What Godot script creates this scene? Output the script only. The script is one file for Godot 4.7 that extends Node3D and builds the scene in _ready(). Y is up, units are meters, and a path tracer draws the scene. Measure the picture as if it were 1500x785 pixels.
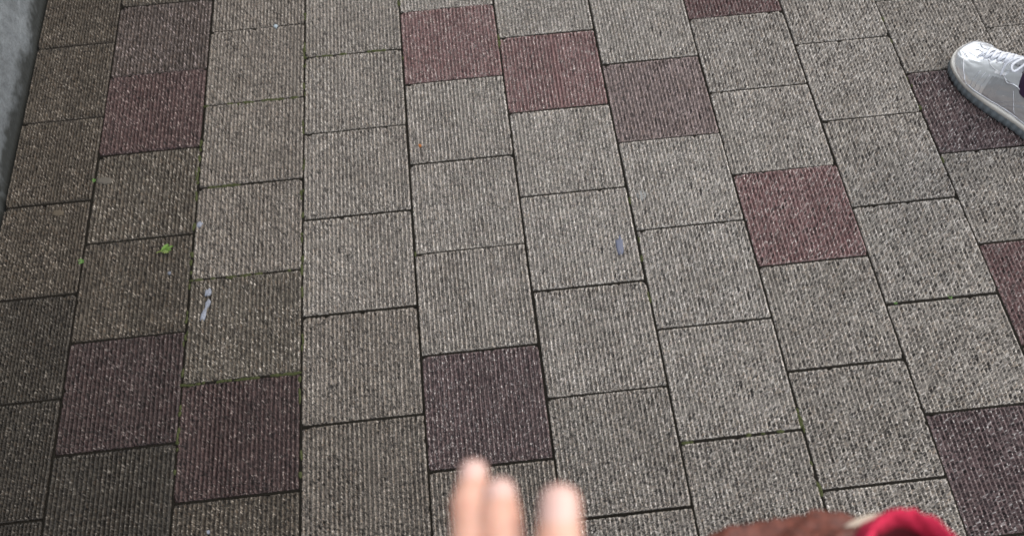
extends Node3D

const PITCH := 0.2            # one paving slab and its joint
const WALL_X := -0.9585
var rng := RandomNumberGenerator.new()
var grit := FastNoiseLite.new()
var rough_noise := FastNoiseLite.new()
var taken := {}

# ------------------------------------------------------------------ helpers

func numbered(called: String) -> String:
	var n: int = taken.get(called, 0)
	taken[called] = n + 1
	return called if n == 0 else "%s_%03d" % [called, n]

func tag(o: Node, label := "", category := "", group := "", kind := "") -> Node:
	if label: o.set_meta("label", label)
	if category: o.set_meta("category", category)
	if group: o.set_meta("group", group)
	if kind: o.set_meta("kind", kind)
	return o

func thing(called: String, label: String, category: String, at := Vector3.ZERO, turn := 0.0, group := "") -> Node3D:
	var o := Node3D.new()
	o.name = numbered(called)
	add_child(o, true)
	o.position = at
	o.rotation.y = turn
	tag(o, label, category, group)
	return o

func obj(called: String, mesh: Mesh, m: Material, parent: Node = self) -> MeshInstance3D:
	var o := MeshInstance3D.new()
	o.name = numbered(called) if parent == self else called
	o.mesh = mesh
	o.material_override = m
	o.cast_shadow = GeometryInstance3D.SHADOW_CASTING_SETTING_ON
	parent.add_child(o, true)
	return o

func begin() -> SurfaceTool:
	var st := SurfaceTool.new()
	st.begin(Mesh.PRIMITIVE_TRIANGLES)
	st.set_smooth_group(0)
	return st

func done(st: SurfaceTool) -> ArrayMesh:
	st.generate_normals()
	return st.commit()

func quad(st: SurfaceTool, a: Vector3, b: Vector3, c: Vector3, d: Vector3) -> void:
	for v in [a, b, c, a, c, d]:
		st.add_vertex(v)

# a sheet of points: rows x columns, optionally closed round; front faces by the order of the points
func sheet(st: SurfaceTool, rows: Array, closed := false, flip := false, skip = null) -> void:
	for i in rows.size() - 1:
		var a: PackedVector3Array = rows[i]
		var b: PackedVector3Array = rows[i + 1]
		var n := a.size()
		for j in (n if closed else n - 1):
			if skip != null and skip.call(i, j):
				continue
			var k := (j + 1) % n
			var q := [a[j], b[j], b[k], a[j], b[k], a[k]]
			if flip: q.reverse()
			for v in q:
				st.set_uv(Vector2(float(j) / n, float(i) / rows.size()))
				st.add_vertex(v)

func tube(st: SurfaceTool, path: PackedVector3Array, r: float, sides := 6, flat := 1.0, up := Vector3.UP) -> void:
	var rows := []
	for i in path.size():
		var t := (path[mini(i + 1, path.size() - 1)] - path[maxi(i - 1, 0)]).normalized()
		var x := t.cross(up)
		x = (t.cross(Vector3.RIGHT) if x.length() < 0.05 else x).normalized()
		var y := x.cross(t).normalized()
		var row := PackedVector3Array()
		var rr := r * (0.25 if i == 0 or i == path.size() - 1 else 1.0)
		for k in sides:
			var a := TAU * k / sides
			row.append(path[i] + x * cos(a) * rr + y * sin(a) * rr * flat)
		rows.append(row)
	sheet(st, rows, true)

func smooth_path(points: Array, steps := 6) -> PackedVector3Array:
	var c := Curve3D.new()
	for i in points.size():
		var t: Vector3 = (points[mini(i + 1, points.size() - 1)] - points[maxi(i - 1, 0)]) / 6.0
		c.add_point(points[i], -t, t)
	var out := PackedVector3Array()
	for i in (points.size() - 1) * steps + 1:
		out.append(c.samplef(float(i) / steps))
	return out

func curve_at(xs: Array, ys: Array, x: float) -> float:
	for i in xs.size() - 1:
		if x <= xs[i + 1]:
			var y0: float = ys[maxi(i - 1, 0)]
			var y3: float = ys[mini(i + 2, ys.size() - 1)]
			var f: float = clampf((x - xs[i]) / (xs[i + 1] - xs[i]), 0, 1)
			var g := cubic_interpolate(ys[i], ys[i + 1], y0, y3, f)
			return lerpf(lerpf(ys[i], ys[i + 1], f), g, 0.6)
	return ys[-1]

# a smooth union of tapered capsules, meshed as surface nets
func skin_of(bones: Array, cell: float, k: float, detail := 0.0) -> ArrayMesh:
	var lo := Vector3.INF
	var hi := -Vector3.INF
	for b in bones:
		for e in 2:
			var r: Vector3 = Vector3.ONE * (b[2 + e] + 6.0 * k)
			lo = lo.min(b[e] - r)
			hi = hi.max(b[e] + r)
	var n := Vector3i(((hi - lo) / cell).ceil()) + Vector3i.ONE
	var sum := PackedFloat32Array()
	sum.resize(n.x * n.y * n.z)
	for b in bones:
		var a: Vector3 = b[0]
		var ab: Vector3 = b[1] - a
		var l2 := maxf(ab.length_squared(), 1e-10)
		var r0: float = b[2]
		var r1: float = b[3]
		var reach := Vector3.ONE * (maxf(r0, r1) + 6.0 * k)
		var p0 := Vector3i(((a.min(b[1]) - reach - lo) / cell).floor()).clamp(Vector3i.ZERO, n - Vector3i.ONE)
		var p1 := Vector3i(((a.max(b[1]) + reach - lo) / cell).ceil()).clamp(Vector3i.ZERO, n - Vector3i.ONE)
		for z in range(p0.z, p1.z + 1):
			for y in range(p0.y, p1.y + 1):
				var at := (z * n.y + y) * n.x
				for x in range(p0.x, p1.x + 1):
					var p := lo + Vector3(x, y, z) * cell - a
					var t := clampf(p.dot(ab) / l2, 0, 1)
					var d := (p - ab * t).length() - lerpf(r0, r1, t)
					if d < 6.0 * k:
						sum[at + x] += exp(-d / k)
	var f := PackedFloat32Array()
	f.resize(sum.size())
	for i in sum.size():
		f[i] = -k * log(sum[i]) if sum[i] > 0.0 else 6.0 * k
	if detail > 0.0:
		for i in f.size():
			var x := i % n.x
			var y := (i / n.x) % n.y
			var z := i / (n.x * n.y)
			f[i] += detail * rough_noise.get_noise_3d(x * cell * 900, y * cell * 900, z * cell * 900)
	var verts := PackedVector3Array()
	var norms := PackedVector3Array()
	var index := PackedInt32Array()
	var slot := {}
	var step := [1, n.x, n.x * n.y]
	for z in n.z - 1:
		for y in n.y - 1:
			for x in n.x - 1:
				var at := (z * n.y + y) * n.x + x
				var inside := 0
				for c in 8:
					if f[at + (c & 1) + ((c >> 1) & 1) * step[1] + (c >> 2) * step[2]] < 0.0: inside += 1
				if inside == 0 or inside == 8: continue
				var mid := Vector3.ZERO
				var cross := 0
				for c in 8:
					for ax in 3:
						if c & (1 << ax): continue
						var e := c | (1 << ax)
						var va := f[at + (c & 1) + ((c >> 1) & 1) * step[1] + (c >> 2) * step[2]]
						var vb := f[at + (e & 1) + ((e >> 1) & 1) * step[1] + (e >> 2) * step[2]]
						if (va < 0.0) == (vb < 0.0): continue
						var q := Vector3(c & 1, (c >> 1) & 1, c >> 2)
						q[ax] += va / (va - vb)
						mid += q
						cross += 1
				slot[at] = verts.size()
				verts.append(lo + (Vector3(x, y, z) + mid / cross) * cell)
				var g := Vector3(f[at + 1] - f[at], f[at + step[1]] - f[at], f[at + step[2]] - f[at])
				var o: int = at + step[0] + step[1] + step[2]
				g += Vector3(f[o] - f[o - 1], f[o] - f[o - step[1]], f[o] - f[o - step[2]])
				norms.append(g.normalized())
	for at in slot:
		for ax in 3:
			var o: int = at + step[ax]
			if o >= f.size() or (f[at] < 0.0) == (f[o] < 0.0): continue
			var u: int = step[(ax + 1) % 3]
			var v: int = step[(ax + 2) % 3]
			if not (slot.has(at - u) and slot.has(at - v) and slot.has(at - u - v)): continue
			var q := [slot[at], slot[at - u], slot[at - u - v], slot[at - v]]
			if f[at] < 0.0: q.reverse()
			for i in [0, 1, 2, 0, 2, 3]: index.append(q[i])
	var arrays := []
	arrays.resize(Mesh.ARRAY_MAX)
	arrays[Mesh.ARRAY_VERTEX] = verts
	arrays[Mesh.ARRAY_NORMAL] = norms
	arrays[Mesh.ARRAY_INDEX] = index
	var mesh := ArrayMesh.new()
	mesh.add_surface_from_arrays(Mesh.PRIMITIVE_TRIANGLES, arrays)
	return mesh

# ------------------------------------------------------------------ materials

func noise(kind: int, freq: float, octaves: int, seed_at: int) -> FastNoiseLite:
	var n := FastNoiseLite.new()
	n.noise_type = kind
	n.frequency = freq
	n.seed = seed_at
	n.fractal_type = FastNoiseLite.FRACTAL_FBM if octaves > 1 else FastNoiseLite.FRACTAL_NONE
	n.fractal_octaves = octaves
	return n

func ramp(stops: Array, stepped := false) -> Gradient:
	var g := Gradient.new()
	var o := PackedFloat32Array()
	var c := PackedColorArray()
	for s in stops:
		o.append(s[0])
		var l := Color(s[1], s[2], s[3]) if s.size() > 2 else Color(s[1], s[1], s[1])
		c.append(l.linear_to_srgb())
	g.offsets = o
	g.colors = c
	g.interpolation_mode = Gradient.GRADIENT_INTERPOLATE_CONSTANT if stepped else Gradient.GRADIENT_INTERPOLATE_LINEAR
	return g

func noise_texture(n: FastNoiseLite, size: int, g: Gradient = null) -> NoiseTexture2D:
	var t := NoiseTexture2D.new()
	t.width = size
	t.height = size
	t.seamless = true
	t.seamless_blend_skirt = 0.06
	t.noise = n
	if g: t.color_ramp = g
	return t

func grains(seed_at: int, stops: Array) -> NoiseTexture2D:
	var n := noise(FastNoiseLite.TYPE_CELLULAR, 0.34, 1, seed_at)
	n.cellular_return_type = FastNoiseLite.RETURN_CELL_VALUE
	n.cellular_distance_function = FastNoiseLite.DISTANCE_EUCLIDEAN
	n.domain_warp_enabled = true
	n.domain_warp_amplitude = 2.4
	n.domain_warp_frequency = 0.12
	n.domain_warp_fractal_type = FastNoiseLite.DOMAIN_WARP_FRACTAL_NONE
	return noise_texture(n, 1024, ramp(stops, true))

func plain(c: Color, rough: float, metal := 0.0) -> StandardMaterial3D:
	var m := StandardMaterial3D.new()
	m.albedo_color = c.linear_to_srgb()
	m.roughness = rough
	m.metallic = metal
	return m

func slab_material(tex: Texture2D, tint: Color, stains: Texture2D) -> StandardMaterial3D:
	var m := plain(tint, 0.62)
	m.albedo_texture = tex
	m.uv1_scale = Vector3(2, 2, 2)          # the grain texture covers half a metre
	m.metallic_specular = 0.42
	m.detail_enabled = true
	m.detail_albedo = stains
	m.detail_blend_mode = BaseMaterial3D.BLEND_MODE_MUL
	m.detail_uv_layer = BaseMaterial3D.DETAIL_UV_2
	m.uv2_triplanar = true
	m.uv2_world_triplanar = true
	m.uv2_scale = Vector3(0.9, 0.9, 0.9)
	return m

# ------------------------------------------------------------------ paving

# one ribbed slab: 27 rough ribs, 0.195 m square, top at y = 0
func slab_mesh(variant: int) -> ArrayMesh:
	const RIBS := 27
	const SIDE := 0.195
	var prof := [[0.0, -1.0], [0.21, -0.98], [0.30, -0.10], [0.5, 0.0], [0.68, -0.06], [0.77, -0.98]]
	var xs := PackedFloat32Array()
	var base := PackedFloat32Array()
	for r in RIBS:
		for p in prof:
			xs.append((r + p[0]) / RIBS * SIDE - SIDE / 2)
			base.append(p[1])
	xs.append(SIDE / 2)
	base.append(-0.12)
	base[0] = -0.12
	base[1] = -0.10
	base[xs.size() - 2] = -0.08
	var rows := 100
	var w := xs.size()
	var v := PackedVector3Array()
	var uv := PackedVector2Array()
	var seed_off := variant * 37.0
	var wear := [1.0, 0.90, 1.06, 0.96, 1.03, 0.86]
	var chips := []                          # knocked corners and edges
	var own := RandomNumberGenerator.new()
	own.seed = 900 + variant
	for q in [Vector2(-1, -1), Vector2(1, -1), Vector2(1, 1), Vector2(-1, 1)]:
		chips.append([q * SIDE / 2, own.randf_range(0.002, 0.009)])
	for q in 7:
		var e := own.randf_range(-0.5, 0.5) * SIDE
		var d := SIDE / 2 * (1.0 if own.randf() < 0.5 else -1.0)
		chips.append([Vector2(e, d) if own.randf() < 0.5 else Vector2(d, e), own.randf_range(0.002, 0.006)])
	for j in rows + 1:
		var z := SIDE * j / rows - SIDE / 2
		for i in w:
			var x := xs[i]
			var rib := int(float(i) / prof.size())
			var g := grit.get_noise_2d(x * 1000 + seed_off * 11, z * 1000)
			var g2 := grit.get_noise_2d(x * 1000 + 500, z * 1000 + seed_off * 7)
			var worn := rough_noise.get_noise_2d(x * 260 + seed_off * 3, z * 260)
			var deep: float = 0.0094 * (0.95 - 0.12 * worn) * wear[variant] * (1.0 + 0.12 * sin(rib * 12.9 + variant))
			var y: float = base[i] * deep
			if base[i] > -0.5:
				y -= maxf(0.0, g) * 0.0014
				if g2 > 0.28: y -= (g2 - 0.28) * 0.0075
			else:
				y += maxf(0.0, g2 - 0.16) * 0.0042
			var px := x + g2 * 0.0008 + g * 0.0003
			var pz := z
			var edge := minf(SIDE / 2 - absf(x), SIDE / 2 - absf(z))
			if edge < 0.0035:
				y -= (0.0035 - edge) * 0.5 * (0.7 + 0.6 * absf(g))
				px = x
			var end := SIDE / 2 - absf(z)
			if end < 0.005: y = lerpf(y, -0.0016 - 0.0008 * absf(g), smoothstep(0.005, 0.001, end))
			for q in chips:
				var near: float = q[1] - Vector2(x, z).distance_to(q[0]) + g * 0.002
				if near > 0.0: y -= minf(near * 1.3, 0.005)
			if j == 0 or j == rows: pz -= signf(z) * (0.0006 + 0.0016 * maxf(0.0, g + 0.1))
			if i == 0 or i == w - 1: px -= signf(x) * (0.0006 + 0.0012 * maxf(0.0, g))
			v.append(Vector3(px, y, pz))
			uv.append(Vector2(x + variant * 0.137, z + variant * 0.311))
	var index := PackedInt32Array()
	for j in rows:
		for i in w - 1:
			var a := j * w + i
			index.append_array(PackedInt32Array([a, a + 1, a + w + 1, a, a + w + 1, a + w]))
	# the sides, down to the bed
	var ring := PackedInt32Array()
	for i in w: ring.append(i)
	for j in range(1, rows + 1): ring.append(j * w + w - 1)
	for i in range(w - 2, -1, -1): ring.append(rows * w + i)
	for j in range(rows - 1, 0, -1): ring.append(j * w)
	var first := v.size()
	for k in ring:
		v.append(v[k])
		uv.append(uv[k])
		v.append(Vector3(v[k].x, -0.05, v[k].z))
		uv.append(uv[k] + Vector2(0.03, 0.03))
	for k in ring.size():
		var a := first + k * 2
		var b := first + ((k + 1) % ring.size()) * 2
		index.append_array(PackedInt32Array([a, a + 1, b + 1, a, b + 1, b]))
	var st := SurfaceTool.new()
	var arrays := []
	arrays.resize(Mesh.ARRAY_MAX)
	arrays[Mesh.ARRAY_VERTEX] = v
	arrays[Mesh.ARRAY_TEX_UV] = uv
	arrays[Mesh.ARRAY_INDEX] = index
	st.create_from_arrays(arrays)
	st.generate_normals()
	return st.commit()

func lumps(called: String, spots: Array, m: Material, label: String, category: String, height: float) -> MeshInstance3D:
	# low irregular mounds: [position, length, width, turn]
	var st := begin()
	for s in spots:
		var rows := []
		for i in 5:
			var a := PI / 2 * i / 4
			var row := PackedVector3Array()
			for k in 9:
				var th := TAU * k / 9
				var j := 1.0 + 0.35 * rough_noise.get_noise_3d(s[0].x * 900 + cos(th) * 30, s[0].z * 900 + sin(th) * 30, i * 9.0)
				var p := Vector3(cos(th) * s[1] * cos(a) * j, sin(a) * height * j, sin(th) * s[2] * cos(a) * j)
				row.append(s[0] + p.rotated(Vector3.UP, s[3]))
			rows.append(row)
		sheet(st, rows, true, true)
	var o := obj(called, done(st), m)
	if label: tag(o, label, category)
	return o

# a flattened splash that drapes over the ribs: an uneven thin sheet with thickness
func blot(called: String, at: Vector3, outline: Array, thick: float, m: Material, label: String, category: String) -> MeshInstance3D:
	var st := begin()
	var n := outline.size()
	var top := PackedVector3Array()
	var shoulder := PackedVector3Array()
	var foot := PackedVector3Array()
	var crown := PackedVector3Array()
	for p in outline:
		var w := 1.0 + 0.30 * rough_noise.get_noise_2d(p.x * 9000, p.y * 9000)
		foot.append(Vector3(p.x * w, -0.003, p.y * w))
		shoulder.append(Vector3(p.x * w * 0.93, thick * 0.55, p.y * w * 0.93))
		top.append(Vector3(p.x * 0.55, thick * (1.0 + 0.4 * rough_noise.get_noise_2d(p.y * 3000, p.x * 3000)), p.y * 0.55))
		crown.append(Vector3(0, thick * 0.8, 0))
	sheet(st, [foot, shoulder, top, crown], true, outline_turns(outline))
	var o := obj(called, done(st), m)
	o.position = at
	tag(o, label, category)
	return o

func outline_turns(o: Array) -> bool:
	var a := 0.0
	for i in o.size():
		a += o[i].cross(o[(i + 1) % o.size()])
	return a > 0.0

func oval(rx: float, rz: float, turn: float, seed_at: float) -> Array:
	var out := []
	for i in 18:
		var a := TAU * i / 18
		var w := 1.0 + 0.3 * rough_noise.get_noise_2d(cos(a) * 60 + seed_at * 50, sin(a) * 60)
		out.append(Vector2(cos(a) * rx * w, sin(a) * rz * w).rotated(turn))
	return out

# ------------------------------------------------------------------ sneaker

const SZ := [0.0, 0.006, 0.015, 0.03, 0.06, 0.09, 0.12, 0.15, 0.18, 0.22, 0.25, 0.266, 0.274]
const SW := [0.017, 0.029, 0.0375, 0.0445, 0.0495, 0.052, 0.0505, 0.046, 0.041, 0.038, 0.0355, 0.029, 0.012]
const SH := [0.036, 0.045, 0.052, 0.062, 0.077, 0.094, 0.110, 0.112, 0.104, 0.092, 0.088, 0.088, 0.070]

func sole_bend(z: float) -> float:
	return 0.004 * sin(PI * z / 0.27) + 0.008 * pow(clampf(1.0 - z / 0.07, 0, 1), 1.3)

func on_shoe(z: float, deg: float, out := 0.0) -> Vector3:
	var a := deg_to_rad(deg)       # 0 = left edge of the sole, 90 = top, 180 = right edge
	out += 0.0013 * rough_noise.get_noise_2d(z * 1500, deg * 4.0) * clampf(z / 0.02, 0, 1)
	var w := curve_at(SZ, SW, z) + out + 0.0035 * smoothstep(0.15, 0.06, z)
	var h := curve_at(SZ, SH, z) - 0.028 + out
	var c := cos(a)
	var s := maxf(sin(a), 0.0)
	var e := 2.0 / lerpf(2.0, 1.72, clampf(z / 0.06, 0, 1))
	var x := -signf(c) * pow(absf(c), e) * w
	var y := pow(s, e) * h
	# the sides lean in above the sole from the instep on
	x *= 1.0 - 0.16 * clampf((z - 0.05) / 0.08, 0, 1) * clampf(y / 0.06, 0, 1.2)
	return Vector3(x + sole_bend(z), 0.026 + y + 0.012 * pow(clampf((0.06 - z) / 0.06, 0, 1), 2.0), z)

func shoe_line(points: Array, r: float, out: float, steps := 6) -> ArrayMesh:
	var st := begin()
	var path := PackedVector3Array()
	var flat := smooth_path(points.map(func(p): return Vector3(p.x, p.y, 0)), steps)
	for p in flat: path.append(on_shoe(p.x, p.y, out))
	tube(st, path, r, 6)
	return done(st)

func sole_ring(grow: float, y: float, waves := 0.0) -> PackedVector3Array:
	var row := PackedVector3Array()
	var n := 240
	for i in n:
		var side := -1.0 if i < n / 2 else 1.0
		var f := float(i % (n / 2)) / (n / 2)
		var t := f if side < 0 else 1.0 - f
		var z := 0.274 * (0.5 - 0.5 * cos(PI * t))
		var w := curve_at(SZ, SW, z)
		if z < 0.03: w = 0.0435 * sqrt(maxf(1.0 - pow((0.03 - z) / 0.03, 2.2), 0.0))
		if z > 0.25: w = 0.0355 * sqrt(maxf(1.0 - pow((z - 0.25) / 0.024, 2.2), 0.0))
		w = w + grow * clampf(w / 0.01, 0, 1)
		var zz := z + grow * (2.0 * z / 0.274 - 1.0)
		if waves > 0.0: w += waves * (1.0 if (i % 4) < 2 else -1.0)
		row.append(Vector3(side * w + sole_bend(z), y + 0.012 * pow(clampf((0.06 - z) / 0.06, 0, 1), 2.0), zz))
	return row

func make_sneaker() -> void:
	var silver := plain(Color(0.93, 0.955, 0.99), 0.30, 0.85)
	silver.normal_enabled = true
	var crease := noise(FastNoiseLite.TYPE_SIMPLEX_SMOOTH, 0.012, 2, 5)
	var nt := noise_texture(crease, 512)
	nt.as_normal_map = true
	nt.bump_strength = 3.0
	silver.normal_texture = nt
	silver.normal_scale = 0.3
	silver.uv1_triplanar = true
	silver.uv1_scale = Vector3(9, 9, 9)
	var trim: StandardMaterial3D = silver.duplicate()
	trim.roughness = 0.36
	trim.albedo_color = Color(0.50, 0.51, 0.54).linear_to_srgb()
	var dull := plain(Color(0.62, 0.63, 0.66), 0.45, 0.55)
	var lace_m := plain(Color(0.62, 0.65, 0.72), 0.55, 0.2)
	var cream := plain(Color(0.52, 0.505, 0.47), 0.7)
	var rubber := plain(Color(0.17, 0.20, 0.22), 0.75)
	var white := plain(Color(0.75, 0.76, 0.78), 0.6)
	var dark := plain(Color(0.02, 0.02, 0.025), 0.9)
	var t := thing("sneaker", "silver metallic leather sneaker with grey laces and thick grey sole at the right edge", "shoe", Vector3(0.898, 0.0, -0.133), deg_to_rad(27))
	# upper, open at the collar
	var rows := []
	var zs := []
	for i in 61: zs.append(0.274 * pow(float(i) / 60, 1.25))
	for z in zs:
		var row := PackedVector3Array()
		for k in 49: row.append(on_shoe(z, 180.0 * k / 48))
		rows.append(row)
	var opening := func(i: int, j: int) -> bool:
		var z: float = zs[i]
		var d := absf((j + 0.5) * 180.0 / 48 - 90.0)
		return z > 0.125 and z < 0.258 and d < 52.0 * sqrt(maxf(0.0, 1.0 - pow((z - 0.1915) / 0.0675, 4.0)))
	var st := begin()
	sheet(st, rows, false, false, opening)
	obj("upper", done(st), silver, t)
	st = begin()
	var inner := []
	for i in range(30, 60):
		var row := PackedVector3Array()
		for k in 25: row.append(on_shoe(zs[i], 180.0 * k / 24, -0.004))
		inner.append(row)
	sheet(st, inner, false, true, func(i, j): return absf((j + 0.5) * 7.5 - 90.0) < 48.0 and zs[i + 30] > 0.125)
	obj("lining", done(st), dark, t)
	# padded collar
	st = begin()
	var collar := []
	for i in 41:
		var a := TAU * i / 40
		collar.append(on_shoe(0.1915 + 0.067 * cos(a), 90.0 + 50.0 * sin(a), 0.001))
	tube(st, PackedVector3Array(collar), 0.0045, 8)
	obj("collar", done(st), trim, t)
	# sole
	st = begin()
	sheet(st, [sole_ring(0.0, 0.0), sole_ring(0.0032, 0.004, 0.0012), sole_ring(0.0042, 0.012, 0.0009), sole_ring(0.0040, 0.021, 0.0004)], true)
	var mid_top := sole_ring(0.0040, 0.021)
	var inside := PackedVector3Array()
	for p in mid_top: inside.append(Vector3(0.0, p.y, clampf(p.z, 0.03, 0.24)))
	sheet(st, [mid_top, inside], true)
	obj("outsole", done(st), rubber, t)
	st = begin()
	sheet(st, [sole_ring(0.0036, 0.0195), sole_ring(0.0044, 0.0210), sole_ring(0.0042, 0.0265), sole_ring(0.0030, 0.0285), sole_ring(-0.003, 0.0290)], true)
	obj("midsole", done(st), cream, t)
	# seams: the toe overlay, the mudguard, the eyestays and the quarter
	obj("seam", shoe_line([Vector2(0.066, 4), Vector2(0.045, 22), Vector2(0.026, 44), Vector2(0.02, 62), Vector2(0.024, 78), Vector2(0.038, 82), Vector2(0.055, 74), Vector2(0.075, 58), Vector2(0.095, 50), Vector2(0.112, 44)], 0.0008, 0.0003), trim, t)
	obj("seam", shoe_line([Vector2(0.066, 176), Vector2(0.045, 158), Vector2(0.026, 136), Vector2(0.02, 118), Vector2(0.024, 104), Vector2(0.038, 98), Vector2(0.055, 106), Vector2(0.075, 122), Vector2(0.095, 130), Vector2(0.112, 136)], 0.0008, 0.0003), trim, t)
	obj("seam", shoe_line([Vector2(0.112, 44), Vector2(0.124, 38), Vector2(0.138, 40), Vector2(0.185, 36), Vector2(0.21, 34), Vector2(0.245, 40)], 0.0016, 0.0004), trim, t)
	obj("seam", shoe_line([Vector2(0.066, 5), Vector2(0.1, 5), Vector2(0.15, 6), Vector2(0.2, 5), Vector2(0.26, 6)], 0.0014, 0.0004), trim, t)
	# slanting side stripes with two that cross them
	for i in 6:
		var z := 0.070 + i * 0.0095
		obj("side_stripe", shoe_line([Vector2(z + 0.004, 7), Vector2(z + 0.001, 24), Vector2(z - 0.001, 43)], 0.0006, 0.0003), trim, t)
	for s in [[0.128, 7, 0.166, 30], [0.138, 6, 0.175, 26], [0.17, 8, 0.14, 34]]:
		obj("side_stripe", shoe_line([Vector2(s[0], s[1]), Vector2((s[0] + s[2]) / 2, (s[1] + s[3]) / 2), Vector2(s[2], s[3])], 0.0008, 0.0004), trim, t)
	st = begin()
	var quarter := []
	for i in 25:
		var row := PackedVector3Array()
		var z := lerpf(0.094, 0.215, i / 24.0)
		for k in 13: row.append(on_shoe(z + 0.006 * (1.0 - k / 12.0), lerpf(7.0, 41.0, k / 12.0), 0.0005))
		quarter.append(row)
	sheet(st, quarter)
	var dark_reflect_silver: StandardMaterial3D = silver.duplicate()
	dark_reflect_silver.albedo_color = Color(0.62, 0.635, 0.665).linear_to_srgb()  # darker tone stands in for dark reflections on the side of the shoe
	obj("quarter_panel", done(st), dark_reflect_silver, t)
	# white tab on the eyestay
	st = begin()
	var tab := []
	for i in 7:
		var row := PackedVector3Array()
		for k in 5: row.append(on_shoe(0.092 + 0.019 * i / 6.0, 46.0 + 4.0 * k / 4.0, 0.0018))
		tab.append(row)
	sheet(st, tab)
	obj("size_tab", done(st), white, t)
	# tongue
	st = begin()
	var tongue := []
	for i in 15:
		var f := i / 14.0
		var row := PackedVector3Array()
		for k in 9:
			var p := on_shoe(lerpf(0.038, 0.130, f), 90.0 + (k - 4) * lerpf(3.0, 6.5, f), 0.0012)
			p.y += 0.012 * pow(f, 4.0) - 0.0012 * pow(absf(k - 4) / 4.0, 2.0)
			row.append(p)
		tongue.append(row)
	sheet(st, tongue)
	obj("tongue", done(st), dull, t)
	# eyelets and laces
	var eyelet := TorusMesh.new()
	eyelet.inner_radius = 0.0014
	eyelet.outer_radius = 0.0030
	eyelet.rings = 12
	eyelet.ring_segments = 6
	var holes := [[], []]
	for i in 7:
		var z := 0.044 + 0.0118 * i
		for s in 2:
			var deg := 90.0 + (24.0 - 0.6 * i) * (1 if s else -1)
			var p := on_shoe(z, deg, 0.0006)
			holes[s].append(p)
			var e := obj("eyelet", eyelet, dull, t)
			var up := (on_shoe(z, deg, 0.01) - p).normalized()
			e.transform = Transform3D(Basis(Quaternion(Vector3.UP, up)), p)
	for i in 6:
		for s in 2:
			var a: Vector3 = holes[s][i]
			var b: Vector3 = holes[1 - s][i + 1]
			var mid := (a + b) / 2 + Vector3.UP * (0.007 + 0.0012 * s)
			st = begin()
			tube(st, smooth_path([a + Vector3(0, -0.001, 0), a.lerp(mid, 0.4) + Vector3.UP * 0.0028, mid, b.lerp(mid, 0.4) + Vector3.UP * 0.0028, b + Vector3(0, -0.001, 0)], 4), 0.0028, 8, 0.5)
			obj("lace", done(st), lace_m, t)
	var knot: Vector3 = (holes[0][6] + holes[1][6]) / 2.0 + Vector3(0, 0.011, 0.004)
	for s in [-1.0, 1.0]:
		st = begin()
		tube(st, smooth_path([knot, knot + Vector3(s * 0.014, 0.006, -0.004), knot + Vector3(s * 0.034, 0.0, -0.006), knot + Vector3(s * 0.036, -0.006, 0.004), knot + Vector3(s * 0.016, 0.002, 0.006), knot], 5), 0.0026, 8, 0.6)
		obj("lace", done(st), lace_m, t)
		st = begin()
		tube(st, smooth_path([knot, knot + Vector3(s * 0.012, 0.0, -0.012), knot + Vector3(s * 0.03, -0.012, -0.018), knot + Vector3(s * 0.04, -0.03, -0.012)], 5), 0.0024, 8, 0.6)
		obj("lace", done(st), lace_m, t)
	st = begin()
	tube(st, smooth_path([knot + Vector3(-0.006, 0, 0), knot + Vector3(0, 0.003, 0), knot + Vector3(0.006, 0, 0)], 4), 0.0055, 8)
	obj("lace_knot", done(st), lace_m, t)
	# the dark purple trouser leg that stands in it
	var purple := plain(Color(0.035, 0.012, 0.05), 0.9)
	purple.rim_enabled = true
	purple.rim = 0.3
	st = begin()
	var leg := []
	for i in 34:
		var f := i / 33.0
		var row := PackedVector3Array()
		for k in 32:
			var a := TAU * k / 32
			var wr := 1.0 + 0.05 * rough_noise.get_noise_3d(cos(a) * 25, f * 160, sin(a) * 25)
			var rx := lerpf(0.034, 0.058, smoothstep(0.0, 0.9, f)) * wr
			row.append(Vector3(cos(a) * rx + 0.004, 0.07 + f * 0.42, 0.166 + sin(a) * rx * 1.3 + 0.06 * f))
		leg.append(row)
	sheet(st, leg, true, true)
	var o := obj("trouser_leg", done(st), purple)
	o.transform = t.transform
	tag(o, "narrow dark purple trouser leg tucked into the silver sneaker", "trousers")

# ------------------------------------------------------------------ hand and sleeve

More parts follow.
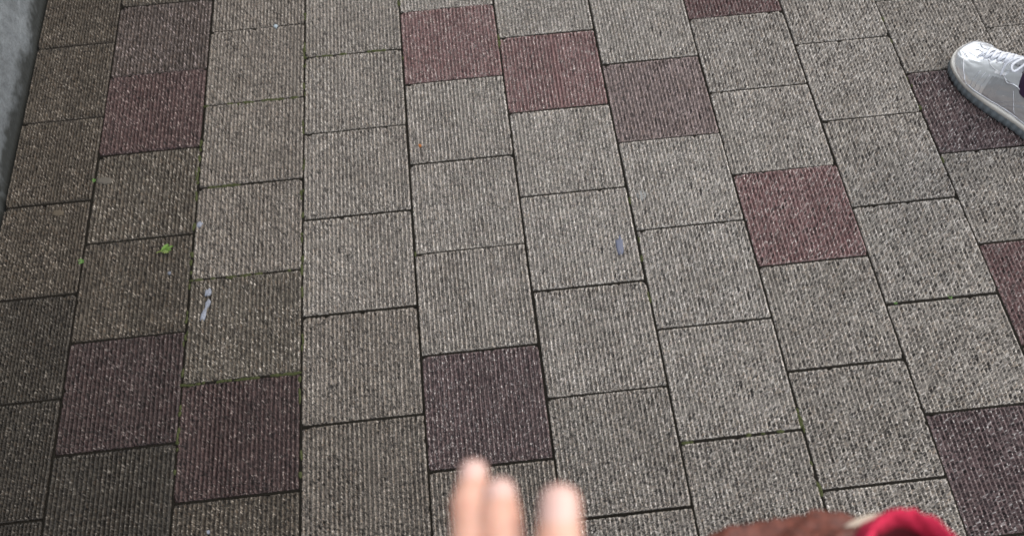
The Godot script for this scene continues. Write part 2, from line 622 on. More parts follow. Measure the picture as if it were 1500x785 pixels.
func make_hand() -> void:
	var skin := plain(Color(0.67, 0.395, 0.31), 0.5)
	skin.subsurf_scatter_enabled = true
	skin.subsurf_scatter_strength = 0.25
	var pores := noise(FastNoiseLite.TYPE_SIMPLEX_SMOOTH, 0.02, 4, 81)
	skin.albedo_texture = noise_texture(pores, 256, ramp([[0.0, 0.86, 0.70, 0.64], [0.5, 0.96, 0.92, 0.90], [1.0, 1.0, 1.0, 1.0]]))
	skin.uv1_triplanar = true
	skin.uv1_scale = Vector3(12, 12, 12)
	var nail_m := plain(Color(0.66, 0.43, 0.38), 0.4)
	var t := thing("hand", "blurred bare hand reaching in from the bottom edge, two fingertips and a thumb in view", "hand", Vector3(-0.0866, 0.94, 0.9725))
	var o := t.position
	var fingers := {
		"middle": [[Vector3(-0.1027, 0.9394, 0.9672), 0.0095], [Vector3(-0.1020, 0.9350, 0.9266), 0.0102], [Vector3(-0.1012, 0.9325, 0.9046), 0.0092], [Vector3(-0.0982, 0.9312, 0.8878), 0.0074]],
		"index": [[Vector3(-0.0874, 0.9428, 0.9725), 0.0108], [Vector3(-0.0872, 0.9411, 0.9313), 0.0103], [Vector3(-0.0866, 0.9407, 0.9159), 0.0093], [Vector3(-0.0855, 0.9404, 0.9025), 0.0080]],
		"thumb": [[Vector3(-0.0910, 0.9574, 1.0373), 0.0150], [Vector3(-0.0727, 0.9609, 0.9820), 0.0125], [Vector3(-0.0618, 0.9620, 0.9407), 0.0110], [Vector3(-0.0578, 0.9640, 0.9173), 0.0096]],
		"ring": [[Vector3(-0.1181, 0.9312, 0.9705), 0.0092], [Vector3(-0.1207, 0.9111, 0.9350), 0.0085], [Vector3(-0.1164, 0.8871, 0.9308), 0.0078], [Vector3(-0.1095, 0.8785, 0.9424), 0.0066]],
		"little": [[Vector3(-0.1324, 0.9313, 0.9794), 0.0084], [Vector3(-0.1326, 0.9164, 0.9512), 0.0076], [Vector3(-0.1287, 0.8985, 0.9464), 0.0070], [Vector3(-0.1228, 0.8902, 0.9531), 0.0060]],
	}
	var wrist := Vector3(-0.1066, 0.955, 1.0701)
	var bones := []
	for f in fingers:
		var j: Array = fingers[f]
		for i in 3: bones.append([j[i][0] - o, j[i + 1][0] - o, j[i][1], j[i + 1][1]])
		bones.append([j[0][0] - o, wrist.lerp(j[0][0], 0.18) - o, j[0][1] + (0.002 if f != "thumb" else 0.0), 0.019])
	bones.append([Vector3(-0.098, 0.940, 0.985) - o, wrist - o, 0.014, 0.023])
	bones.append([wrist - o, Vector3(-0.1106, 0.9639, 1.1754) - o, 0.024, 0.032])
	bones.append([Vector3(-0.1106, 0.9639, 1.1754) - o, Vector3(-0.12, 0.985, 1.30) - o, 0.032, 0.040])
	obj("skin", skin_of(bones, 0.0026, 0.0019), skin, t)
	for f in fingers:
		var j: Array = fingers[f]
		var tip: Vector3 = j[3][0] - o
		var dir: Vector3 = (j[3][0] - j[2][0]).normalized()
		var up := Vector3.UP if f in ["middle", "index", "thumb"] else Vector3(0, 0.2, -1)
		if f == "thumb": up = Vector3(-0.2, 1, 0)
		var side := dir.cross(up).normalized()
		var n := side.cross(dir).normalized()
		var r: float = j[3][1]
		var st := begin()
		var rows := []
		for i in 9:
			var fz := i / 8.0
			var row := PackedVector3Array()
			for k in 11:
				var a := (k - 5) / 5.0 * deg_to_rad(58) * (1.0 - 0.25 * pow(2.0 * fz - 1.0, 4.0))
				row.append(tip + dir * lerpf(-r * 1.05, r * 0.75, fz) + (side * sin(a) + n * cos(a)) * (r * sqrt(maxf(0.1, 1.0 - pow(maxf(0.0, lerpf(-1.05, 0.75, fz)), 2.0))) + 0.0006))
			rows.append(row)
		sheet(st, rows)
		obj("fingernail", done(st), nail_m, t)

func sweep(path: Array, radii: Array, steps: int, sides: int, wrinkle: float, freq: float) -> Array:
	var c := smooth_path(path, steps)
	var rows := []
	for i in c.size():
		var t := (c[mini(i + 1, c.size() - 1)] - c[maxi(i - 1, 0)]).normalized()
		var x := t.cross(Vector3(0.3, 0.2, 1)).normalized()
		var y := x.cross(t).normalized()
		var f := float(i) / steps
		var k := mini(int(f), radii.size() - 2)
		var r: float = lerpf(radii[k], radii[k + 1], f - k)
		var row := PackedVector3Array()
		for s in sides:
			var a := TAU * s / sides
			var dirn := x * cos(a) + y * sin(a)
			var p := c[i] + dirn * r
			var w := rough_noise.get_noise_3d(p.x * freq * 0.5 + f * freq * 0.02, p.y * freq, p.z * freq * 0.6)
			w += 0.34 * rough_noise.get_noise_3d(p.x * freq * 2.2 + 40, p.y * freq * 3.4, p.z * freq * 1.6)
			row.append(c[i] + dirn * (r + wrinkle * w * clampf(0.12 + f * 0.6, 0, 1)))
		rows.append(row)
	return rows

func lathe(at: Vector3, axis: Vector3, profile: Array, sides: int, wrinkle: float) -> Array:
	var x := axis.cross(Vector3(0.3, 0.2, 1)).normalized()
	var y := x.cross(axis).normalized()
	var c := smooth_path(profile.map(func(p): return Vector3(p[0], p[1], 0)), 4)
	var rows := []
	for q in c:
		var row := PackedVector3Array()
		for s in sides:
			var a := TAU * s / sides
			var d := x * cos(a) + y * sin(a)
			var w := rough_noise.get_noise_3d(cos(a) * 45, sin(a) * 45, q.x * 1500) + 0.5 * rough_noise.get_noise_3d(cos(a) * 160, sin(a) * 160, q.x * 3000)
			row.append(at + d * (q.y + wrinkle * w * minf(1.0, q.y / 0.01)) + axis * (q.x + 0.6 * wrinkle * rough_noise.get_noise_2d(cos(a) * 60 + 90, sin(a) * 60)))
		rows.append(row)
	return rows

func make_sleeve() -> void:
	var weave := noise(FastNoiseLite.TYPE_SIMPLEX_SMOOTH, 0.03, 4, 31)
	var brown := plain(Color(0.19, 0.058, 0.038), 0.5)
	brown.albedo_texture = noise_texture(weave, 512, ramp([[0.0, 0.25], [0.35, 0.5], [0.55, 0.9], [1.0, 1.0]]))
	brown.uv1_triplanar = true
	brown.uv1_scale = Vector3(9, 9, 9)
	var crimson := plain(Color(0.64, 0.022, 0.078), 1.0)
	crimson.albedo_texture = brown.albedo_texture
	crimson.uv1_triplanar = true
	crimson.uv1_scale = Vector3(40, 40, 40)
	var cream := plain(Color(0.60, 0.50, 0.41), 0.9)
	var lining := plain(Color(0.10, 0.006, 0.012), 0.95)
	var front := Vector3(0.2049, 0.7146, 0.9130)
	var ring := Vector3(0.2072, 0.6753, 0.9256)
	var path := [ring + (front - ring) * 0.02, ring - (front - ring) * 0.35, ring - (front - ring) * 0.8 + Vector3(-0.008, 0, 0), Vector3(0.1650, 0.6260, 0.9170), Vector3(0.1158, 0.5962, 0.9165), Vector3(0.0709, 0.5671, 0.9342), Vector3(0.0041, 0.5345, 0.9663), Vector3(-0.02, 0.56, 1.05), Vector3(-0.01, 0.62, 1.2)]
	var t := thing("sleeve", "wrinkled brown sleeve with a cream band and a crimson cuff at the bottom edge", "sleeve", ring)
	for i in path.size(): path[i] -= ring
	var st := begin()
	sheet(st, sweep(path, [0.0450, 0.0535, 0.0570, 0.0565, 0.0535, 0.057, 0.057, 0.057, 0.058], 14, 96, 0.016, 700.0), true)
	obj("sleeve_body", done(st), brown, t)
	st = begin()
	var axis := (front - ring).normalized()
	sheet(st, sweep([axis * 0.0130, axis * 0.0120, axis * 0.0095, axis * 0.005, axis * -0.003], [0.036, 0.0440, 0.0520, 0.0550, 0.0520], 4, 72, 0.0008, 420.0), true)
	obj("cream_band", done(st), cream, t)
	# cuff: rolls over its front edge into the opening
	var a := axis
	var f := front - ring
	st = begin()
	sheet(st, lathe(f, a, [[-0.036, 0.0400], [-0.022, 0.0400], [-0.009, 0.0380], [0.0, 0.0358], [0.005, 0.0325], [0.0060, 0.0312], [0.0035, 0.0286], [-0.003, 0.0266], [-0.012, 0.0256]], 96, 0.0034), true, true)
	obj("cuff", done(st), crimson, t)
	st = begin()
	sheet(st, lathe(f, a, [[-0.011, 0.0260], [-0.03, 0.0235], [-0.075, 0.021], [-0.077, 0.0005]], 48, 0.002), true, true)
	obj("lining", done(st), lining, t)

# ------------------------------------------------------------------ scene

func _ready() -> void:
	rng.seed = 11
	grit = noise(FastNoiseLite.TYPE_SIMPLEX_SMOOTH, 0.30, 2, 3)
	rough_noise = noise(FastNoiseLite.TYPE_SIMPLEX_SMOOTH, 0.03, 2, 17)

	var cam := Camera3D.new()
	cam.name = "camera"
	add_child(cam)
	cam.transform = Transform3D(Basis(Vector3(0.99409, -0.02282, 0.10616), Vector3(0.10337, 0.49805, -0.86096), Vector3(-0.03323, 0.86685, 0.49746)).orthonormalized(), Vector3(-0.0833, 1.3928, 1.0329))
	var lens := CameraAttributesPhysical.new()
	lens.frustum_focal_length = 40.78
	lens.frustum_focus_distance = 1.60
	lens.exposure_aperture = 4.0
	lens.frustum_near = 0.05
	lens.frustum_far = 300.0
	cam.attributes = lens
	cam.current = true

	var env := Environment.new()
	env.background_mode = Environment.BG_SKY
	var sky := Sky.new()
	var air := ProceduralSkyMaterial.new()
	air.sky_top_color = Color(0.97, 0.98, 1.0)
	air.sky_horizon_color = Color(0.44, 0.455, 0.475)
	air.sky_curve = 0.45
	air.ground_bottom_color = Color(0.2, 0.2, 0.2)
	air.ground_horizon_color = Color(0.45, 0.46, 0.48)
	air.sky_energy_multiplier = 1.5
	sky.sky_material = air
	env.sky = sky
	env.tonemap_mode = Environment.TONE_MAPPER_LINEAR
	env.tonemap_exposure = 1.22
	env.sdfgi_enabled = true
	env.ssao_enabled = true
	env.ssil_enabled = true
	var we := WorldEnvironment.new()
	we.name = "environment"
	we.environment = env
	add_child(we)
	var sun := DirectionalLight3D.new()
	sun.name = "sun"
	sun.light_energy = 0.45
	sun.light_color = Color(1.0, 0.95, 0.88)
	sun.light_angular_distance = 25.0
	sun.shadow_enabled = true
	add_child(sun)
	sun.rotation_degrees = Vector3(-50, 112, 0)

	# ---- ground, bed and wall
	var soil := plain(Color(0.015, 0.0135, 0.011), 0.95)
	soil.metallic_specular = 0.2
	soil.albedo_texture = noise_texture(noise(FastNoiseLite.TYPE_SIMPLEX_SMOOTH, 0.05, 4, 8), 512, ramp([[0.0, 0.5], [1.0, 1.0]]))
	soil.uv1_triplanar = true
	soil.uv1_world_triplanar = true
	soil.uv1_scale = Vector3(4, 4, 4)
	var pm := PlaneMesh.new()
	pm.size = Vector2(160, 160)
	var g := obj("ground", pm, soil)
	g.position.y = -0.06
	tag(g, "", "", "", "structure")

	var grey_grain := grains(21, [[0.0, 0.020, 0.0185, 0.0185], [0.17, 0.075, 0.070, 0.067], [0.29, 0.175, 0.164, 0.154], [0.43, 0.268, 0.252, 0.236], [0.60, 0.37, 0.348, 0.327], [0.77, 0.50, 0.472, 0.447], [0.895, 0.37, 0.31, 0.265], [0.955, 0.80, 0.78, 0.765]])
	var red_grain := grains(22, [[0.0, 0.024, 0.019, 0.020], [0.16, 0.082, 0.050, 0.051], [0.29, 0.16, 0.093, 0.094], [0.46, 0.235, 0.135, 0.135], [0.65, 0.30, 0.190, 0.188], [0.80, 0.36, 0.29, 0.285], [0.90, 0.24, 0.17, 0.17], [0.945, 0.78, 0.74, 0.73]])
	var dark_grain := grains(23, [[0.0, 0.010, 0.009, 0.008], [0.16, 0.030, 0.027, 0.024], [0.30, 0.064, 0.058, 0.051], [0.46, 0.096, 0.088, 0.077], [0.64, 0.135, 0.125, 0.111], [0.80, 0.19, 0.176, 0.157], [0.90, 0.14, 0.11, 0.085], [0.955, 0.52, 0.50, 0.475]])
	var dark_red_grain := grains(24, [[0.0, 0.010, 0.008, 0.009], [0.16, 0.030, 0.021, 0.023], [0.30, 0.064, 0.044, 0.047], [0.46, 0.100, 0.067, 0.070], [0.64, 0.140, 0.098, 0.102], [0.80, 0.19, 0.150, 0.152], [0.90, 0.14, 0.095, 0.095], [0.95, 0.52, 0.48, 0.48]])
	var stain_noise := noise(FastNoiseLite.TYPE_SIMPLEX_SMOOTH, 0.012, 5, 40)
	stain_noise.domain_warp_enabled = true
	stain_noise.domain_warp_amplitude = 20.0
	var stains := noise_texture(stain_noise, 1024, ramp([[0.0, 0.72, 0.70, 0.68], [0.35, 0.90, 0.89, 0.88], [0.6, 0.98, 0.975, 0.97], [1.0, 1.0, 1.0, 1.0]]))
	# casting tones and grime, with wall shade and lens vignette put into the tint
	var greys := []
	var grime_shade := [Color(1.0, 0.99, 0.97), Color(0.92, 0.905, 0.88), Color(0.82, 0.80, 0.77), Color(0.62, 0.59, 0.555), Color(0.40, 0.368, 0.33), Color(0.24, 0.212, 0.182), Color(0.15, 0.136, 0.12), Color(0.105, 0.095, 0.084)]
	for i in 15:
		var c: Color = grime_shade[i / 2] if i % 2 == 0 else grime_shade[i / 2].lerp(grime_shade[i / 2 + 1], 0.5)
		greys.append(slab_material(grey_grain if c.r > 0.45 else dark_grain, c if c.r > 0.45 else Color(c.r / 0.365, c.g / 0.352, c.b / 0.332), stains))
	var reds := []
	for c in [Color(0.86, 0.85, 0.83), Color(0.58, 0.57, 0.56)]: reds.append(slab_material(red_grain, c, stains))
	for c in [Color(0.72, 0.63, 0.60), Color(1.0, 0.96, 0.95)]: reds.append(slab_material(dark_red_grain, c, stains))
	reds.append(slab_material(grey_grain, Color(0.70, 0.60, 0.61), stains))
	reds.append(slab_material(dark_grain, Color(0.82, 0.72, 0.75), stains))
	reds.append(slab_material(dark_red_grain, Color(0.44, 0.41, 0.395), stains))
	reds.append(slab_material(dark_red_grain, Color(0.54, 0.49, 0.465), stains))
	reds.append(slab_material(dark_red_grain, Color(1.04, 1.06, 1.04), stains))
	var shapes := []
	for i in 6: shapes.append(slab_mesh(i))

	var pavement := Node3D.new()
	pavement.name = "pavement"
	add_child(pavement)
	tag(pavement, "", "", "", "structure")
	pm = PlaneMesh.new()
	pm.size = Vector2(14, 14)
	var bed := obj("bedding", pm, soil, pavement)
	bed.position = Vector3(WALL_X + 7.0, -0.0130, 0)
	# joints between the columns, and where the first cross joint of each column falls
	var lines := [-0.997, -0.797, -0.5992, -0.4008, -0.2, 0.0001, 0.2006, 0.4, 0.5988, 0.7966, 0.996, 1.196]
	var starts := [-0.4084, -0.5095, -0.4101, -0.3136, -0.4158, -0.3164, -0.2182, -0.3181, -0.2209, -0.3181, -0.2167]
	while lines.size() < 15: lines.append(lines[-1] + 0.2)
	while starts.size() < 14: starts.append(-0.3181 if starts.size() % 2 else -0.2190)
	var red_at := {Vector2i(1, 0): 5, Vector2i(1, 1): 2, Vector2i(1, 4): 6, Vector2i(2, 4): 7, Vector2i(4, 4): 8, Vector2i(4, 0): 0, Vector2i(5, 0): 0, Vector2i(6, 0): 4, Vector2i(7, -1): 1, Vector2i(7, 2): 0, Vector2i(9, 1): 8, Vector2i(9, 3): 1, Vector2i(8, 4): 8, Vector2i(0, 6): 2, Vector2i(3, -3): 0, Vector2i(6, 6): 1, Vector2i(11, 2): 1, Vector2i(10, -2): 0, Vector2i(12, 4): 2, Vector2i(2, -4): 1, Vector2i(8, -5): 0}
	# dirt that fills the joints to a few millimetres below the slabs
	var dirt := begin()
	var strip := func(a: Vector3, b: Vector3, half: float, n: int) -> void:
		var side := (b - a).normalized().cross(Vector3.UP) * half
		var rows := []
		for i in n + 1:
			var p := a.lerp(b, float(i) / n)
			var h := 0.0013 * rough_noise.get_noise_2d(p.x * 2500, p.z * 2500)
			rows.append(PackedVector3Array([p - side + Vector3(0, h - 0.0050, 0), p - side * 0.5 + Vector3(0, h - 0.0034, 0), p + side * 0.5 + Vector3(0, h - 0.0036, 0), p + side + Vector3(0, h - 0.0052, 0)]))
		sheet(dirt, rows)
	for c in 14:
		strip.call(Vector3(lines[c + 1], 0, -1.75), Vector3(lines[c + 1], 0, 1.55), 0.0026, 220)
		for r in range(-6, 9):
			strip.call(Vector3(maxf(lines[c], WALL_X) + 0.002, 0, starts[c] + r * PITCH), Vector3(lines[c + 1] - 0.002, 0, starts[c] + r * PITCH), 0.0026, 14)
	tag(obj("joint_sand", done(dirt), soil, pavement), "", "", "", "stuff")
	var far_spots := []
	for c in 34:
		var x0: float = lines[c] if c < lines.size() else lines[14] + 0.2 * (c - 14)
		var x1: float = lines[c + 1] if c + 1 < lines.size() else x0 + 0.2
		var z0: float = starts[c] if c < starts.size() else (-0.3181 if c % 2 else -0.2190)
		if c == 0: x0 = WALL_X - 0.001
		for r in range(-30, 30):
			var centre := Vector3((x0 + x1) / 2, 0, z0 + (r + 0.5) * PITCH)
			var wide := (x1 - x0 - 0.0026) / 0.195
			if c >= 14 or r < -6 or r > 7:
				far_spots.append(Transform3D(Basis.from_scale(Vector3(wide, 1, 1)), centre))
				continue
			rng.seed = 7919 * (c + 3) + 104729 * (r + 40)
			var pick := rng.randf()
			var m: StandardMaterial3D
			var key := Vector2i(c, r)
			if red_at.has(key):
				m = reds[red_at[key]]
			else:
				var level := [5.1, 4.5, 3.2, 2.0, 0.9, 0.4, 0.3, 0.8, 1.4, 1.9, 2.4, 1.9, 1.5, 1.5][c] as float  # darker columns: grime by the wall, plus wall shade and vignette as tint
				level += clampf((r - 2) * 0.35, 0, 1.0) * (2.0 if c < 3 else 1.2) + (0.5 if r >= 3 and c > 2 else 0.0) + (pick - 0.5) * (0.35 if c < 3 else 0.55)  # nearer rows darker, vignette of the lower edge put into the tint
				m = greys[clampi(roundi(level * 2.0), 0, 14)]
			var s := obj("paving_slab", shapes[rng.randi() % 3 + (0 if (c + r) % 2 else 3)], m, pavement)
			var turn := (PI if rng.randf() < 0.5 else 0.0) + rng.randfn() * 0.0028
			var b := Basis.from_euler(Vector3(rng.randfn() * 0.003, turn, rng.randfn() * 0.003)) * Basis.from_scale(Vector3(wide, 1, 1.0055))
			s.transform = Transform3D(b, centre + Vector3(rng.randfn() * 0.0005, rng.randfn() * 0.0009, rng.randfn() * 0.0004))
	var mm := MultiMesh.new()
	mm.transform_format = MultiMesh.TRANSFORM_3D
	mm.mesh = shapes[0]
	mm.instance_count = far_spots.size()
	for i in far_spots.size(): mm.set_instance_transform(i, far_spots[i])
	var far := MultiMeshInstance3D.new()
	far.name = "paving_slabs_beyond"
	far.multimesh = mm
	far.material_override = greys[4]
	pavement.add_child(far)
	tag(far, "", "", "", "stuff")

	make_wall()
	make_sneaker()
	make_hand()
	make_sleeve()
	make_litter()

func make_wall() -> void:
	# concrete; algae and painted contact shade darken its foot in a ragged band
	var im := Image.create_empty(512, 1024, false, Image.FORMAT_RGB8)
	var n := noise(FastNoiseLite.TYPE_SIMPLEX_SMOOTH, 0.006, 5, 61)
	var n2 := noise(FastNoiseLite.TYPE_SIMPLEX_SMOOTH, 0.05, 3, 62)
	var n3 := noise(FastNoiseLite.TYPE_SIMPLEX_SMOOTH, 0.2, 2, 63)
	for y in 1024:
		for x in 512:
			var h := (1023.5 - y) / 1024.0 * 1.2      # metres above the paving
			var a := TAU * x / 512
			var cx := cos(a) * 81.5
			var cz := sin(a) * 81.5
			var v := 0.37 + 0.12 * n.get_noise_3d(cx, y, cz) + 0.10 * n2.get_noise_3d(cx, y, cz) + 0.08 * n3.get_noise_3d(cx, y, cz)
			var edge := 0.026 + 0.030 * n.get_noise_3d(cx * 2, y * 2.0, cz * 2) + 0.022 * n2.get_noise_3d(cx, y, cz)
			var dirt := smoothstep(edge + 0.030, edge - 0.012, h)  # algae dirt and the shade at the wall base, both painted here
			dirt = maxf(dirt, 0.25 * smoothstep(0.35, 0.65, n.get_noise_3d(cx * 2 + 70, y * 1.4, cz * 2) + 0.2))
			var col := Color(0.90, 0.99, 1.06) * v
			col = col.lerp(Color(0.05, 0.055, 0.05), dirt * 0.92)
			if n3.get_noise_3d(cx * 1.7 + 300, y * 1.7, cz * 1.7) > 0.52: col *= 0.45
			im.set_pixel(x, y, Color(col.r, col.g, col.b).linear_to_srgb())
	var m := plain(Color(0.52, 0.52, 0.52), 0.85)
	m.albedo_texture = ImageTexture.create_from_image(im)
	m.heightmap_enabled = true
	m.heightmap_texture = noise_texture(noise(FastNoiseLite.TYPE_SIMPLEX_SMOOTH, 0.03, 5, 66), 512)
	m.heightmap_scale = 0.35
	var t := thing("wall", "plain blue-grey concrete wall with a foot darkened by algae and painted shade along the left edge of the paving", "wall", Vector3(WALL_X - 0.004, 0, 0))
	var st := begin()
	var top := 3.6  # wall height out of view, chosen to deepen shade on the left paving
	var rows := []
	var bow := func(y: float, z: float) -> float:
		return 0.0025 * rough_noise.get_noise_2d(y * 90, z * 90) - 0.004 * smoothstep(0.03, 0.0, y)
	var zs := []
	for i in 241: zs.append(-6.0 + 0.05 * i)
	var ys := [-0.05, 0.0, 0.012, 0.03, 0.06, 0.1, 0.2, 0.5, 1.2]
	for i in ys.size() - 1:
		for k in zs.size() - 1:
			var p := []
			for q in [[i, k], [i + 1, k], [i + 1, k + 1], [i, k + 1]]:
				p.append([Vector3(bow.call(ys[q[0]], zs[q[1]]), ys[q[0]], zs[q[1]]), Vector2(zs[q[1]] / 0.6, 1.0 - clampf(ys[q[0]] / 1.2, 0.002, 0.998))])
			for q in [0, 2, 1, 0, 3, 2]:
				st.set_uv(p[q][1])
				st.add_vertex(p[q][0])
	obj("wall_face", done(st), m, t)
	var m2 := plain(Color(0.30, 0.33, 0.345), 0.85)
	m2.albedo_texture = noise_texture(noise(FastNoiseLite.TYPE_SIMPLEX_SMOOTH, 0.01, 5, 69), 512, ramp([[0.0, 0.6], [1.0, 1.0]]))
	m2.uv1_triplanar = true
	var box := BoxMesh.new()
	box.size = Vector3(0.24, top - 1.2, 12)
	var o := obj("upper_wall", box, m2, t)
	o.position = Vector3(-0.12, (top + 1.2) / 2, 0)
	box = BoxMesh.new()
	box.size = Vector3(0.225, 1.25, 12)
	o = obj("wall_core", box, m2, t)
	o.position = Vector3(-0.1275, 0.575, 0)

func make_litter() -> void:
	var moss := plain(Color(0.042, 0.050, 0.014), 0.95)
	var spots := []
	rng.seed = 404
	# moss along the joints that hold most of it: x, from z, to z, how many
	for s in [[-0.6005, -0.12, 0.16, 46], [-0.5995, 0.16, 0.56, 40], [-0.4012, -0.45, 0.1, 60], [-0.4010, 0.1, 0.62, 46], [0.0004, -0.36, -0.28, 8], [0.4, 0.34, 0.42, 14], [0.4, 0.55, 0.72, 24], [0.7970, -0.35, 0.1, 10], [-0.2, -0.45, 0.5, 14], [0.2006, 0.0, 0.6, 12]]:
		for i in s[3]:
			var at_z := rng.randf_range(s[1], s[2])
			if rough_noise.get_noise_2d(s[0] * 5000, at_z * 700) < -0.02: continue
			spots.append([Vector3(s[0] + rng.randfn() * 0.0013, -0.0050, at_z), rng.randf_range(0.002, 0.0036), rng.randf_range(0.003, 0.010), 0.0])
	for s in [[-0.6, -0.4, 0.3904, 24], [-0.6, -0.4, -0.2096, 16], [-0.4, -0.2, -0.3136, 10], [-0.6, -0.4, -0.0096, 8], [0.2, 0.4, 0.5818, 5], [-0.6, -0.4, 0.1904, 14]]:
		for i in s[3]:
			spots.append([Vector3(rng.randf_range(s[0], s[1]), -0.0050, s[2] + rng.randfn() * 0.0008), rng.randf_range(0.003, 0.010), rng.randf_range(0.002, 0.0034), 0.0])
	var o := lumps("moss", spots, moss, "", "", 0.0046)
	tag(o, "dark green moss filling the joints between the grey slabs", "moss", "", "stuff")

	# tiny weeds that grow out of joints
	var weed_m := plain(Color(0.07, 0.15, 0.032), 0.7)
	var weed_spots := [[Vector3(-0.7987, -0.004, -0.0515), "tiny green weed in the joint near the wall, below the upper red slab", 7, 0.007], [Vector3(-0.7976, -0.004, 0.1265), "tiny green weed in the joint left of the fallen leaf", 6, 0.008], [Vector3(0.6159, -0.004, 0.3785), "tiny green sprig in the cross joint at the far right, left one of two", 5, 0.005], [Vector3(0.712, -0.004, 0.3775), "tiny green sprig in the cross joint at the far right, right one of two", 6, 0.006]]
	for w in weed_spots:
		var t := thing("weed", w[1], "weed", w[0], 0.0, "small weeds in the joints")
		for i in w[2]:
			var a: float = TAU * i / w[2] + rng.randf()
			var d := Vector3(cos(a), 0.9, sin(a)).normalized()
			var l: float = w[3] * rng.randf_range(0.7, 1.2)
			var s := Vector3(-sin(a), 0, cos(a)) * l * 0.3
			var st := begin()
			var rows := []
			for k in 5:
				var f := k / 4.0
				var c := d * l * f - Vector3.UP * l * 0.35 * f * f
				var wd := sin(PI * lerpf(0.12, 0.97, f))
				rows.append(PackedVector3Array([c - s * wd, c + Vector3.DOWN * l * 0.06 * wd, c + s * wd]))
			sheet(st, rows)
			obj("leaf", done(st), weed_m, t)

	# the fallen leaf: three lobes on a short stalk
	var green := plain(Color(0.10, 0.20, 0.028), 0.6)
	green.backlight_enabled = true
	green.backlight = Color(0.08, 0.14, 0.03)
	var pale := plain(Color(0.25, 0.32, 0.11), 0.6)
	var lf := thing("leaf", "small fallen green leaf with pointed lobes, lying on a grey slab", "leaf", Vector3(-0.6535, 0.003, 0.1266), 0.0)
	for s in [[-40.0, 0.018, 0.0038, green, 0.006], [-20.0, 0.023, 0.0027, green, 0.003], [-2.0, 0.019, 0.0026, green, 0.002], [16.0, 0.015, 0.0032, pale, 0.002]]:
		var st := begin()
		var rows := []
		var tip: float = s[1]
		for k in 13:
			var f := k / 12.0
			var wd: float = s[2] * pow(sin(PI * lerpf(0.04, 0.93, pow(f, 1.15))), 0.8) * (1.0 + (0.22 if k % 3 == 1 else -0.12))
			var row := PackedVector3Array()
			for q in 5:
				var e := (q - 2) / 2.0
				row.append(Vector3(tip * f, s[4] * f * (1.4 - f) + 0.0022 * absf(e), e * wd).rotated(Vector3.UP, -deg_to_rad(s[0])))
			rows.append(row)
		sheet(st, rows, false, true)
		obj("leaf_lobe", done(st), s[3], lf)
	var stk := begin()
	tube(stk, smooth_path([Vector3(-0.009, 0.0005, 0.002), Vector3(-0.004, 0.0015, 0.0005), Vector3(0.002, 0.002, 0)], 4), 0.0008, 6)
	obj("stalk", done(stk), plain(Color(0.16, 0.22, 0.04), 0.6), lf)

	var gum := plain(Color(0.085, 0.095, 0.14), 0.6)
	var gum_pale := plain(Color(0.30, 0.33, 0.40), 0.6)
	var bird := plain(Color(0.25, 0.27, 0.33), 0.7)
	bird.albedo_texture = noise_texture(noise(FastNoiseLite.TYPE_SIMPLEX_SMOOTH, 0.05, 3, 77), 256, ramp([[0.0, 0.3], [0.4, 0.7], [0.6, 1.0], [1.0, 1.0]]))
	bird.uv1_triplanar = true
	bird.uv1_scale = Vector3(25, 25, 25)
	blot("gum_spot", Vector3(0.1672, -0.0006, 0.2113), oval(0.0085, 0.019, 0.05, 1.0), 0.0012, gum, "flattened blue-grey oval gum spot on a pale slab right of the centre", "chewing gum")
	blot("gum_spot", Vector3(0.2241, -0.0014, 0.107), oval(0.009, 0.012, 0.0, 2.0), 0.0009, plain(Color(0.16, 0.165, 0.165), 0.7), "faint grey gum spot on the pale slab left of the red slab at right", "chewing gum")
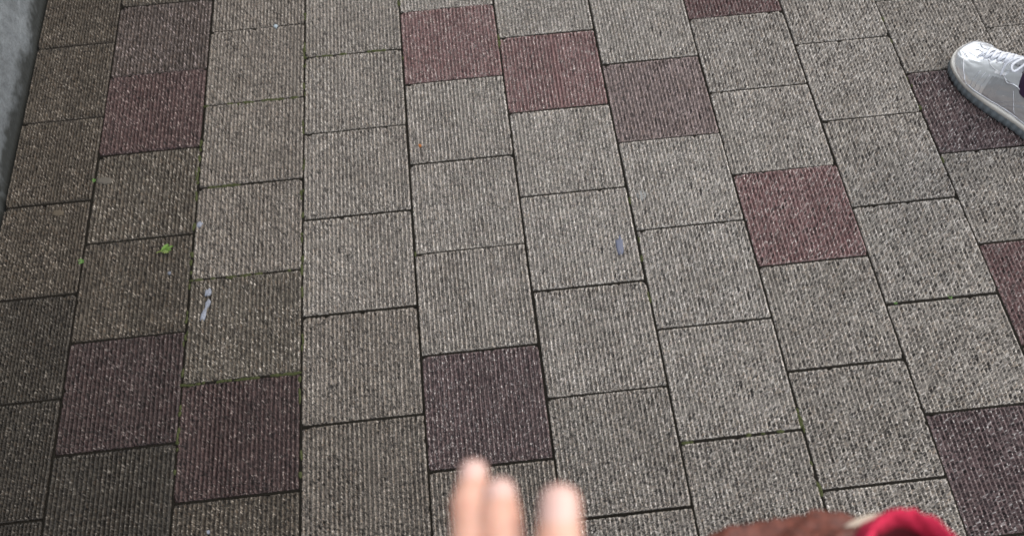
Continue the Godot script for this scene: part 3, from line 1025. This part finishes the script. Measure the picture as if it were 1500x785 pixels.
	blot("dropping", Vector3(-0.5653, -0.0008, 0.2187), oval(0.0062, 0.0072, 0.3, 3.0), 0.0020, bird, "white dropping, top blob of the streak on the slab below the leaf", "bird dropping", )
	blot("dropping", Vector3(-0.5668, -0.0008, 0.2500), [Vector2(0.003, -0.017), Vector2(0.0068, -0.011), Vector2(0.004, -0.004), Vector2(0.001, 0.004), Vector2(0.0005, 0.014), Vector2(-0.003, 0.023), Vector2(-0.0085, 0.021), Vector2(-0.009, 0.012), Vector2(-0.0052, 0.005), Vector2(-0.002, -0.002), Vector2(-0.0022, -0.011)], 0.0016, bird, "long white dropping streak on the slab below the leaf", "bird dropping")
	blot("dropping", Vector3(-0.5903, -0.0008, 0.0726), oval(0.0052, 0.0062, 0.4, 5.0), 0.0018, bird, "small pale dropping beside the mossy joint, right of the leaf", "bird dropping")
	blot("dropping", Vector3(-0.4617, 0.0, -0.4084), oval(0.0048, 0.0046, 0.0, 6.0), 0.0018, plain(Color(0.28, 0.33, 0.37), 0.7), "pale blue dropping on a cross joint near the top edge", "bird dropping")
	blot("dropping", Vector3(-0.6371, -0.001, 0.1699), oval(0.0034, 0.0030, 0.0, 7.0), 0.0008, plain(Color(0.13, 0.145, 0.18), 0.7), "faint bluish speck just below the leaf", "bird dropping")
	blot("dropping", Vector3(-0.5401, -0.001, 0.6395), oval(0.0032, 0.0030, 0.0, 8.0), 0.0016, bird, "pale blue speck by the bottom edge at left", "bird dropping")
	blot("lichen_patch", Vector3(-0.7770, -0.0014, -0.0490), oval(0.016, 0.008, 0.2, 10.0), 0.0007, plain(Color(0.085, 0.076, 0.064), 0.9), "pale grey-brown lichen patch beside the weed near the wall", "lichen")
	blot("lichen_patch", Vector3(-0.8560, -0.0014, 0.015), oval(0.011, 0.007, 0.2, 12.0), 0.0007, plain(Color(0.075, 0.06, 0.042), 0.9), "yellowish lichen patch on the dark slab by the wall", "lichen")
	blot("petal", Vector3(-0.1767, 0.0006, -0.057), oval(0.0032, 0.0026, 0.5, 11.0), 0.0020, plain(Color(0.38, 0.13, 0.03), 0.6), "tiny orange petal scrap on a grey slab near the upper centre", "petal")
